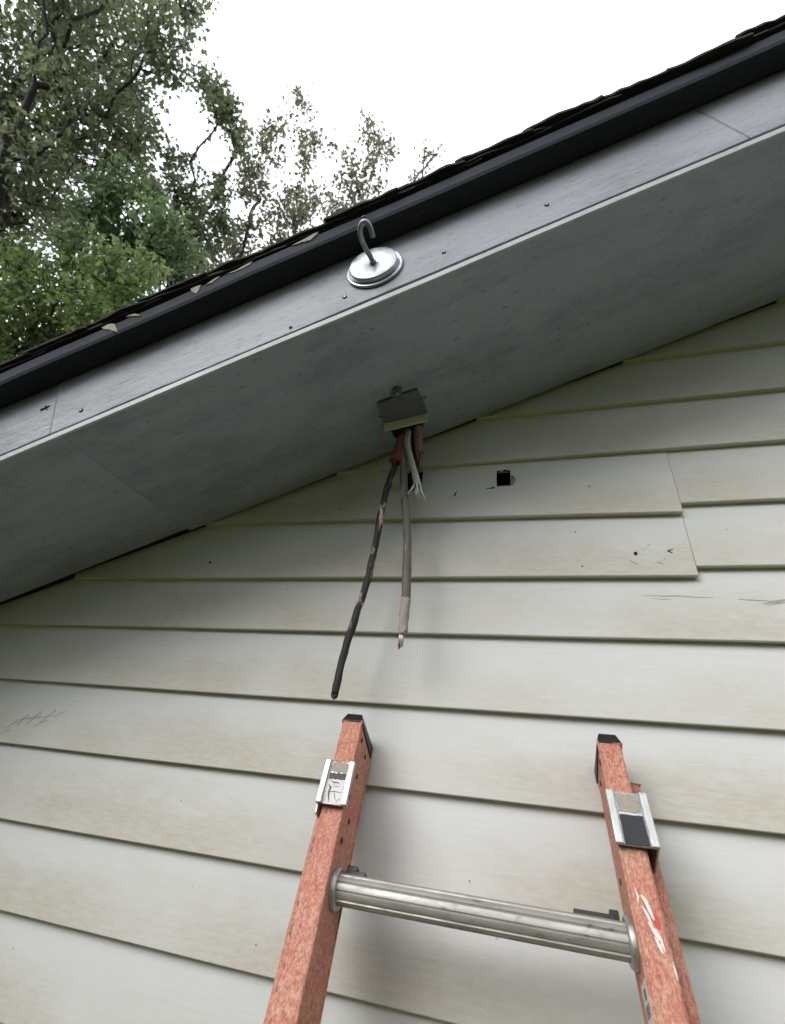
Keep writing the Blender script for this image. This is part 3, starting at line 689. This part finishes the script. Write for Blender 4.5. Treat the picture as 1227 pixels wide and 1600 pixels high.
# white paint smears and red scrape on the right rail, inside-web sticker
SM = [[(0.3660, -0.170), (0.3680, -0.178), (0.3665, -0.184)], [(0.3715, -0.176), (0.3745, -0.181), (0.3770, -0.190), (0.3790, -0.197)], [(0.3700, -0.186), (0.3735, -0.194), (0.3760, -0.203)],
      [(0.3725, -0.199), (0.3765, -0.206), (0.3790, -0.214)], [(0.3785, -0.204), (0.3810, -0.212), (0.3825, -0.222)], [(0.3755, -0.211), (0.3785, -0.218), (0.3800, -0.224)]]
for i, s_ in enumerate(SM): build('paint_smear', lslab(stroke(s_, [0.0018, 0.0042, 0.0030, 0.0040, 0.0026, 0.0028][i]), 0.079, 0.0806), 'white', rr_)
build('paint_scrape', lslab(blob(0.3815, -0.1985, 0.0028, 0.0065, 9, 0.3, 5), 0.079, 0.0804), 'redpaint', rr_)
build('paint_chip', lslab(stroke([(0.3872, -0.228), (0.3876, -0.236), (0.3880, -0.243)], 0.0014), 0.079, 0.0806), 'white', rr_)
def wslab(poly, a0, a1): return slab(poly, lambda p: lp(a0, p[0], p[1]), lambda p: lp(a1, p[0], p[1]))
stk = build('sticker', wslab([(-0.242, 0.030), (-0.242, 0.066), (-0.330, 0.066), (-0.330, 0.030)], 0.3602, 0.3594), 'sticker', rr_)
build('sticker_print', wslab([(-0.2475, 0.044), (-0.2475, 0.056), (-0.2550, 0.056), (-0.2550, 0.044)], 0.3596, 0.3591), 'sticker_dark', stk)
for q in (0, 1, 2, 3): build('sticker_print', wslab([(-0.259 - q * 0.0024, 0.035), (-0.259 - q * 0.0024, 0.062), (-0.2602 - q * 0.0024, 0.062), (-0.2602 - q * 0.0024, 0.035)], 0.3596, 0.3591), 'sticker_dark', stk)
for q in (0, 1, 2): build('sticker_print', wslab([(-0.284 - q * 0.003, 0.036), (-0.284 - q * 0.003, 0.060), (-0.2856 - q * 0.003, 0.060), (-0.2856 - q * 0.003, 0.036)], 0.3596, 0.3591), 'sticker_dark', stk)
# dark nicks along the outer edge of the left rail
for s_ in (-0.172, -0.183, -0.24, -0.262, -0.268, -0.315):
    build('edge_nick', lslab(blob(-0.0268, s_, 0.0009, 0.0032, 8, 0.4, int(-s_ * 999)), 0.0765, 0.0785), 'sticker_dark', rl)
# spring hook post behind the right rail top
build('rope_post', tube([lp(0.394, -0.040, 0.020), lp(0.394, -0.012, 0.024), lp(0.394, -0.004, 0.026)], [0.0045, 0.0045, 0.0035], 10), 'black', lad_root, smooth=True)

# ------------------------------------------------------------------ trees
BL = {
'big':[(-7.61,0.16,13.56,1.04),(-7.03,0.71,14.40,0.96),(-4.93,0.50,12.31,0.53),(-5.58,0.85,15.21,0.36),(-7.71,0.76,12.09,0.97),(-6.35,0.92,11.79,0.87),(-6.85,1.43,13.87,0.56),(-6.84,1.13,10.40,0.78),(-6.90,1.69,12.05,0.69),(-6.18,1.76,12.41,0.44),(-7.23,1.45,9.58,0.53),(-8.25,2.22,11.69,0.68),(-5.07,1.00,12.45,0.29),(-8.66,0.11,12.59,0.96),(-9.94,1.14,12.33,1.09),(-6.22,-0.34,13.07,0.86),(-6.02,0.30,15.59,0.71),(-5.00,0.32,14.83,0.50),(-4.52,0.78,12.69,0.14),(-10.94,0.54,13.20,1.12)],
'arch':[(-5.33,1.47,13.81,0.21),(-5.50,1.89,14.56,0.39),(-4.27,1.55,11.95,0.26),(-5.19,2.52,13.92,0.29),(-4.55,2.29,12.43,0.14),(-5.32,2.26,11.21,0.40),(-5.80,3.05,13.06,0.27),(-5.37,2.39,10.15,0.42),(-5.77,3.07,11.60,0.42),(-5.31,3.06,11.96,0.32),(-4.38,2.12,11.12,0.15),(-7.06,2.67,12.98,0.37),(-5.37,1.94,11.82,0.22),(-5.51,3.04,10.49,0.40),(-5.69,3.61,11.81,0.29)],
'bright':[(-6.03,1.53,7.93,0.49),(-5.86,1.86,8.54,0.47),(-4.27,1.34,7.63,0.30),(-6.50,2.11,7.94,0.54),(-5.05,1.80,7.72,0.40),(-4.23,1.61,7.92,0.26),(-6.98,1.57,8.89,0.46),(-6.04,1.15,7.13,0.58),(-6.67,1.99,7.33,0.52),(-5.86,2.14,7.58,0.43),(-4.13,1.62,7.37,0.29),(-8.18,1.29,8.68,0.65)],
'mid':[(-5.39,1.65,10.16,0.46),(-6.19,2.07,10.26,0.54),(-4.31,1.65,8.87,0.35),(-5.84,2.44,10.03,0.48),(-5.82,1.51,9.82,0.36),(-5.82,1.63,8.92,0.38),(-6.08,1.47,11.90,0.19),(-4.15,1.92,8.69,0.25),(-6.08,2.32,9.26,0.40)],
'sapA':[(-4.97,2.91,13.39,0.26),(-5.15,3.01,14.86,0.20),(-3.94,2.18,12.67,0.18),(-4.81,2.94,15.46,0.12),(-5.00,3.01,12.75,0.20),(-4.47,2.90,12.31,0.17),(-5.07,3.42,14.94,0.18),(-4.45,2.95,11.34,0.18),(-5.53,3.77,12.46,0.33),(-4.93,3.62,13.16,0.14)],
'sapB':[(-3.99,2.42,14.78,0.16),(-4.21,2.85,15.65,0.17),(-3.48,2.31,12.72,0.14),(-4.21,3.32,15.15,0.23),(-3.84,3.00,13.42,0.20),(-3.37,2.68,13.31,0.12),(-4.63,3.90,14.34,0.32),(-3.35,3.07,11.74,0.23),(-4.59,3.75,13.03,0.27),(-4.28,3.86,13.11,0.34),(-3.82,2.85,11.82,0.14),(-4.06,4.04,14.38,0.13),(-4.18,3.43,11.65,0.24),(-4.49,3.72,11.71,0.38)],
'sapC':[(-3.54,3.34,14.49,0.14),(-3.53,3.89,15.36,0.18),(-2.80,3.09,12.64,0.19),(-3.11,3.70,16.24,0.15),(-2.68,3.37,14.45,0.24),(-2.30,3.20,13.97,0.15),(-2.71,4.27,15.95,0.22),(-2.47,3.17,12.99,0.22),(-3.22,4.14,14.21,0.29),(-2.81,4.20,14.43,0.20),(-3.00,3.22,12.54,0.17),(-3.93,4.63,14.61,0.39),(-2.66,2.90,14.38,0.06),(-3.03,4.12,12.85,0.40)],
'sapD':[(-1.77,4.04,15.30,0.10),(-1.90,4.61,16.16,0.14),(-1.49,3.63,13.35,0.11),(-2.10,4.92,15.84,0.14),(-1.36,4.08,14.98,0.06),(-1.97,4.06,13.64,0.16),(-2.08,5.21,15.83,0.24),(-1.90,4.03,12.73,0.32)],
}
def skeleton(base, blobs, per, rs, bf=0.32, trunk_top=None):
    """grow a branch graph from the trunk to attractor points: each joins the node that keeps its path short"""
    pts = []
    for (x, y, z, r) in blobs:
        n = max(3, int(per * (r / 0.4) ** 2))
        d = rs.normal(size=(n, 3)); d /= np.linalg.norm(d, axis=1)[:, None]
        pts.append(np.array([x, y, z]) + d * (r * rs.random((n, 1)) ** 0.45))
    A = np.concatenate(pts)
    base = np.array(base, float); c = np.array([(b[0], b[1], b[2]) for b in blobs]).mean(0); low = min(b[2] for b in blobs)
    top = np.array(trunk_top) if trunk_top is not None else np.array([base[0] * 0.35 + c[0] * 0.65, base[1] * 0.35 + c[1] * 0.65, low - 0.6])
    N = 24; node = [base]; par = [-1]; path = [0.0]
    for i in range(1, N + 1):
        t = i / N; p = base + (top - base) * np.array([t ** 1.3, t ** 1.3, t]) + rs.normal(size=3) * 0.035
        path.append(path[-1] + np.linalg.norm(p - node[-1])); par.append(len(node) - 1); node.append(p)
    path = [q * 0.3 for q in path]
    order = np.argsort(np.linalg.norm(A - top, axis=1))
    NA = np.array(node); leafn = []
    for ai in order:
        p = A[ai]; d = np.linalg.norm(NA - p, axis=1)
        cost = d + bf * np.array(path); cost[:N // 2] += 5
        j = int(np.argmin(cost)); L = d[j]; k = max(1, int(L / 0.22))
        prev = j; a = NA[j]; sag = rs.normal(size=3) * 0.035 * L
        new = []
        for q in range(1, k + 1):
            t = q / k; v = a + (p - a) * t + sag * math.sin(math.pi * t) + (rs.normal(size=3) * 0.012 if q < k else 0)
            node.append(v); par.append(prev); path.append(path[prev] + L / k); prev = len(node) - 1; new.append(v)
        NA = np.vstack([NA, np.array(new)]); leafn.append(prev)
    return np.array(node), par, leafn
def make_tree(name, label, base, key, per, leaves, lsize, leafm, barkm, seed, group=None, trunk_r=0.16, spread=0.13, twig=0.005, trunk_top=None, bf=0.32):
    rs = np.random.RandomState(seed)
    nodes, par, tips = skeleton(base, key, per, rs, bf, trunk_top)
    n = len(nodes); area = np.zeros(n); kids = [[] for _ in range(n)]
    for i in range(n - 1, 0, -1):
        if area[i] == 0: area[i] = twig ** 2.4
        area[par[i]] += area[i]; kids[par[i]].append(i)
    rad = area ** (1 / 2.4); rad *= 1.0
    sc = trunk_r / rad[0]; rad = np.maximum(twig, rad * (sc if sc < 1 else 1 + (sc - 1) * (rad / rad[0]) ** 1.2))
    root = tag(empty(name, tuple(base)), label, 'tree', group)
    b = np.array(base)
    V, Fc = [], []; sides = 6
    for i in range(1, n):
        a, c = nodes[par[i]] - b, nodes[i] - b; t = c - a; L = np.linalg.norm(t)
        if L < 1e-6: continue
        t /= L; u = np.cross(t, [0.3, 0.2, 0.93]); u /= max(np.linalg.norm(u), 1e-6); w = np.cross(t, u); k = len(V)
        ra, rc = min(rad[par[i]], rad[i] * 1.35), rad[i]
        for (p, r) in ((a - t * ra * 0.3, ra), (c + t * rc * 0.3, rc)):
            for q in range(sides):
                an = 2 * math.pi * q / sides; V.append(tuple(p + (u * math.cos(an) + w * math.sin(an)) * r))
        for q in range(sides): Fc.append((k + q, k + (q + 1) % sides, k + sides + (q + 1) % sides, k + sides + q))
    build('trunk', (V, Fc), barkm, root, smooth=True)
    # leaves: small folded blades around the outer twigs
    tp = nodes[tips]; m = len(tips) * leaves
    pos = np.repeat(tp, leaves, 0) + rs.normal(size=(m, 3)) * spread
    # some ride back along the twig
    pr = nodes[[par[i] for i in tips]]; pos += (np.repeat(pr, leaves, 0) - np.repeat(tp, leaves, 0)) * rs.random((m, 1)) * 1.2
    d = rs.normal(size=(m, 3)); d[:, 2] -= 0.5; d /= np.linalg.norm(d, axis=1)[:, None]
    up_ = rs.normal(size=(m, 3)); up_[:, 2] += 0.8; sd_ = np.cross(d, up_); sd_ /= np.linalg.norm(sd_, axis=1)[:, None]; nm = np.cross(sd_, d)
    L = lsize * rs.uniform(0.6, 1.25, (m, 1)); W = L * rs.uniform(0.24, 0.36, (m, 1))
    p0 = pos - b; p1 = p0 + d * L; mid = p0 + d * L * 0.45
    v = np.stack([p0, mid + sd_ * W + nm * W * 0.35, p1 - nm * L * 0.08, mid - sd_ * W + nm * W * 0.35], 1).reshape(-1, 3)
    f = np.arange(m * 4).reshape(-1, 4); tri = np.concatenate([f[:, [0, 1, 2]], f[:, [0, 2, 3]]])
    cr = build('crown', (v.tolist(), tri.tolist()), leafm, root)
    cr['kind'] = 'stuff'
    return root
TG = 'trees rising beyond the roof edge'
make_tree('leafy_tree', 'tall dense dark-green tree filling the upper left corner', (-8.2, 1.6, 0), BL['big'], 38, 9, 0.115, 'leaf_dark', 'bark', 11, TG, 0.15, 0.10, 0.0042)
make_tree('leafy_tree', 'tree with airy drooping olive boughs right of the dense dark tree', (-6.6, 4.2, 0), BL['arch'], 60, 10, 0.105, 'leaf_dark', 'bark', 12, TG, 0.10, 0.08, 0.004)
make_tree('leafy_tree', 'low bright yellow-green leafy tree just above the left roof edge', (-6.3, 2.9, 0), BL['bright'], 78, 11, 0.088, 'leaf_bright', 'bark', 13, TG, 0.10, 0.085, 0.004)
make_tree('leafy_tree', 'medium-green leafy tree between the dark tree and the bright low tree', (-7.0, 3.4, 0), BL['mid'], 62, 11, 0.090, 'leaf_mid', 'bark', 14, TG, 0.10, 0.085, 0.004)
make_tree('sapling', 'slender forked olive tree, leftmost of the sparse ones against white sky', (-5.6, 4.6, 0), BL['sapA'], 70, 9, 0.100, 'leaf_olive', 'bark2', 15, TG, 0.04, 0.10, 0.0018)
make_tree('sapling', 'sparse upright tree with tall thin leader above the painted-chip roof edge', (-4.6, 4.9, 0), BL['sapB'], 60, 8, 0.095, 'leaf_olive', 'bark2', 16, TG, 0.042, 0.10, 0.0020)
make_tree('sapling', 'sparse thin-branched treetop directly above the magnet hook', (-3.3, 5.2, 0), BL['sapC'], 56, 8, 0.095, 'leaf_olive', 'bark2', 17, TG, 0.042, 0.10, 0.0020)
make_tree('sapling', 'tiny faint treetop, rightmost one peeking over the roof edge', (-2.0, 5.8, 0), BL['sapD'], 60, 8, 0.085, 'leaf_olive', 'bark2', 18, TG, 0.035, 0.08, 0.0018)
# unseen trees added behind the photographer to close off the low sky
rb = random.Random(4)
bb = [(-0.0 + rb.uniform(-1.6, 1.6), rb.uniform(-1.4, 1.4), 1.2 + i * 0.62, rb.uniform(1.0, 1.5)) for i in range(13)]
yard = make_tree('sky_block_tree', 'broad unseen tree added behind the photographer to block low sky', (0, 0, 0), bb, 7, 12, 0.42, 'leaf_mid', 'bark', 31, 'unseen trees added around the photographer to block light', 0.2, 0.3, 0.01, trunk_top=(0, 0, 3.0))
spots = [(-12.5, -1.0), (-11.5, -4.5), (-9.5, -7.5), (-6.5, -9.5), (-3.2, -10.6), (0.2, -11.0), (3.6, -10.4), (6.8, -9.2), (9.5, -7.0), (11.5, -4.0), (12.5, -0.5), (-3.3, -2.3)]
for i, (x, y) in enumerate(spots):
    if i == 0: o = yard
    else:
        o = yard.copy(); COL.objects.link(o)
        for ch in yard.children:
            c = ch.copy(); COL.objects.link(c); c.parent = o
    o.location = (x, y, 0); o.rotation_euler = (0, 0, i * 1.3); q = 0.78 + 0.10 * math.sin(i * 2.1); q = 0.47 if i == 11 else q; o.scale = (q, q, q)
    if i == 11: o['label'] = 'smaller unseen tree added beside the photographer to shade the left wall end'  # unseen tree added to darken the left end of the wall
